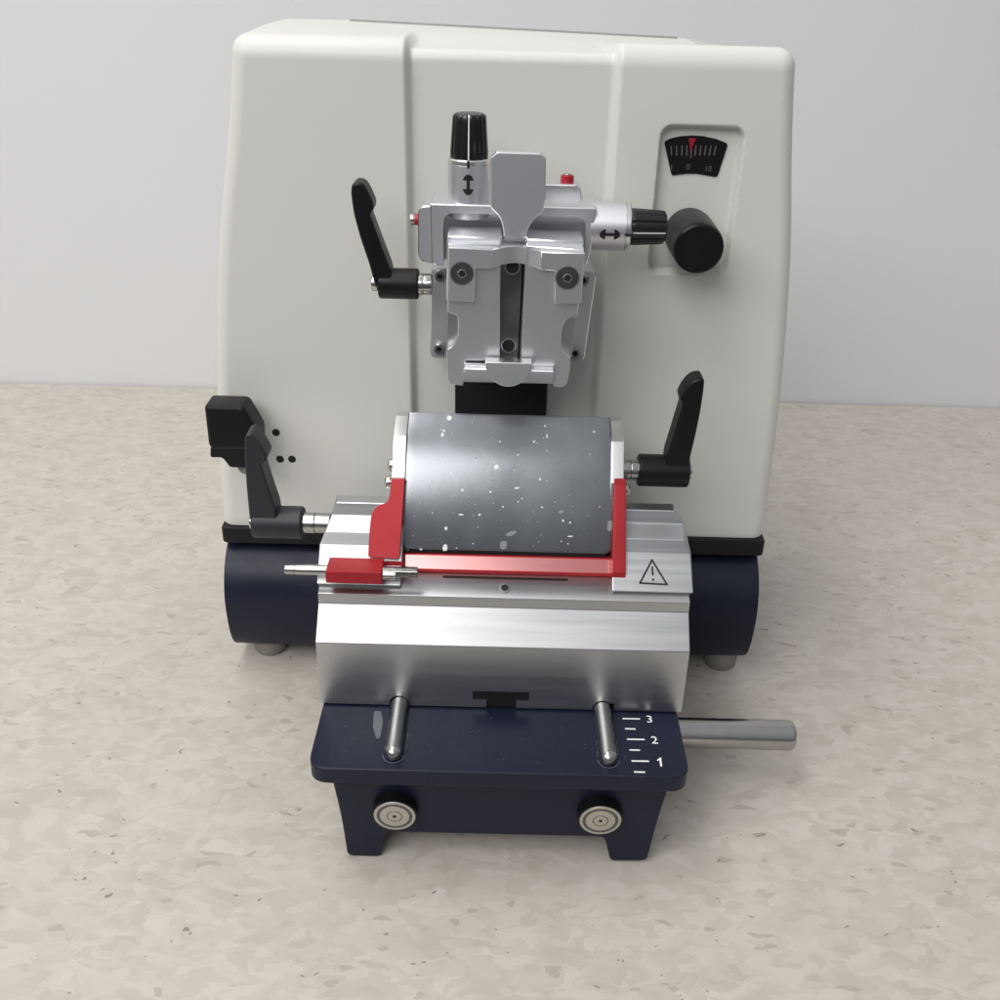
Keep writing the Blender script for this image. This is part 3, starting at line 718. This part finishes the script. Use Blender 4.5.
# scooped bridge between the two ears
rows_ = []
for k in range(25):
    f_ = k / 24; u = 491 + 50.5 * f_; sag = math.sin(math.pi * f_)
    yy = YC + .05 + .42 * sag
    top = on(yy, u, 251 + 1.5 * f_ - 5 * sag); bt = on(yy, u, 268.5 + 2 * f_ - 6.5 * sag); rows_.append((top, bt))
b = bmesh.new(); A = [(b.verts.new(p), b.verts.new(r_), b.verts.new(p + Y3 * .5), b.verts.new(r_ + Y3 * .5)) for p, r_ in rows_]
for i in range(24):
    p, r_ = A[i], A[i + 1]
    b.faces.new((p[0], r_[0], r_[1], p[1])); b.faces.new((p[0], p[2], r_[2], r_[0])); b.faces.new((p[1], r_[1], r_[3], p[3])); b.faces.new((p[2], p[3], r_[3], r_[2]))
b.faces.new((A[0][0], A[0][1], A[0][3], A[0][2])); b.faces.new((A[-1][0], A[-1][2], A[-1][3], A[-1][1]))
t.take(b, ALUV)
br = t.build('screw_bracket', sg)
for u, v in ((462, 273.5), (567.5, 278)):
    p = on(YC, u, v); t = MB(); r = .485
    t.lathe((p.x, YC + .1, p.z), -Y3, [(0, r), (.105, r), (.11, r * .96), (.122, r * .6), (.122, r * .42)], BOLT, 40)
    t.lathe((p.x, YC - .02, p.z), -Y3, [(0, r * .42), (.006, r * .40)], STEELM, 6); t.lathe((p.x, YC - .024, p.z), -Y3, [(0, r * .33), (.006, r * .32)], HOLE, 6)
    t.lathe((p.x, YC + .02, p.z), -Y3, [(0, r * 1.1), (.024, r * 1.1), (.026, r * 1.02)], ALUS, 40)
    t.build('countersunk_screw', br, sharp=28)
# central dark rail with two holes
YR = 42.75; t = MB(); 
t.prism(corr([(500, 250), (525, 250), (519, 366), (498, 365)], YR + .35), (0, .9, 0), HOLE)
t.prism(corr([(501.5, 240), (523.5, 241), (517.5, 364), (499, 363)], YR), (0, .5, 0), DSTEEL, .04)
rl = t.build('center_rail', sg)
for u, v, r in ((512.5, 267, .29), (508.5, 345.5, .29)):
    t = MB(); p = on(YR, u, v); t.lathe((p.x, YR + .01, p.z), -Y3, [(0, r * 1.12), (.018, r * 1.12), (.02, r * 1.0)], ALUS, 32); t.lathe((p.x, YR - .006, p.z), -Y3, [(0, r), (.007, r)], HOLE, 32)
    t.build('rail_hole', rl)
# lower lip
YL = 41.75; t = MB()
ll = corr([(463.5, 368.5), (554, 371.5), (554, 388), (463, 386)], YL)
ll[2] = ll[2] + Y3 * .45; ll[3] = ll[3] + Y3 * .45
t.prism(ll, (0, 1.2, 0), ALUV, .05)
zz = on(YL, 508, 364).z; lo = MB()
p0_, p1_ = on(YL + .5, 464, 362), on(YL + .5, 554.5, 365)
t.box((p0_.x, YL + .35, (p0_.z + p1_.z) / 2 - .3), (p1_.x, YL + 1.2, (p0_.z + p1_.z) / 2), ALUS, .04)
lpz = t.build('lower_lip', sg)
pc_ = on(YL - .25, 508.5, 364); rd = 23 * .0447; t = MB()
dp = [Vector((pc_.x + rd * math.cos(a), YL - .22, pc_.z + .05 + rd * 1.02 * math.sin(a))) for a in [math.pi + math.pi * k / 24 for k in range(25)]]
dp = [p + Y3 * (p.z - pc_.z) * .22 for p in dp]; t.prism(dp, (0, .6, 0), ALUS, .03, 2, 50); t.build('half_disc', lpz)
lever(sg, 44.9, ((379, 283), (419, 284)), .70,
      [(377, 286), (371, 262), (362, 236), (355, 210), (352.5, 190), (353.5, 182), (358, 179.5), (365, 181), (370, 189), (375, 201), (375, 207), (372.5, 210), (372, 213), (383, 243), (393, 269), (392, 290)],
      ((417, 284), (432, 284)), ((371.5, 281), (379, 282)), BLACK, crad=.5)

# ================================================================== light
w = bpy.data.worlds.new('World'); sc.world = w; w.use_nodes = True
nt = w.node_tree; bg = nt.nodes['Background']; bg.inputs[1].default_value = 1
tc = nt.nodes.new('ShaderNodeTexCoord'); sx_ = nt.nodes.new('ShaderNodeSeparateXYZ'); nt.links.new(tc.outputs['Generated'], sx_.inputs[0])
mr = nt.nodes.new('ShaderNodeMapRange'); mr.inputs[1].default_value = -1; mr.inputs[2].default_value = 1; nt.links.new(sx_.outputs[2], mr.inputs[0])
rp_ = nt.nodes.new('ShaderNodeValToRGB'); e = rp_.color_ramp.elements            # dim floor, grey room walls, pale ceiling
e[0].position, e[0].color = .30, (.075, .077, .083, 1); e[1].position, e[1].color = .92, (.46, .475, .49, 1)
n_ = e.new(.5); n_.color = (.12, .125, .135, 1); n_ = e.new(.66); n_.color = (.30, .31, .33, 1)
nt.links.new(mr.outputs[0], rp_.inputs[0]); nt.links.new(rp_.outputs[0], bg.inputs[0])
def panel(name, loc, target, sx, sy, power, color=(1, .98, .95)):
    l = bpy.data.lights.new(name, 'AREA'); l.shape = 'RECTANGLE'; l.size = sx; l.size_y = sy; l.energy = power; l.color = color
    o = bpy.data.objects.new(name, l); COL.objects.link(o); o.location = loc
    o.rotation_euler = (Vector(target) - Vector(loc)).to_track_quat('-Z', 'Y').to_euler(); return o
panel('ceiling_lamp', (-1.0, -1.05, 1.6), (0, .42, .15), 2.0, .9, 31)
panel('ceiling_lamp', (-.55, .42, 1.8), (-.2, .42, 0), 1.9, .5, 20)
sc.view_settings.view_transform = 'Standard'; sc.view_settings.look = 'None'
sc.view_settings.exposure = 0; sc.view_settings.gamma = 1
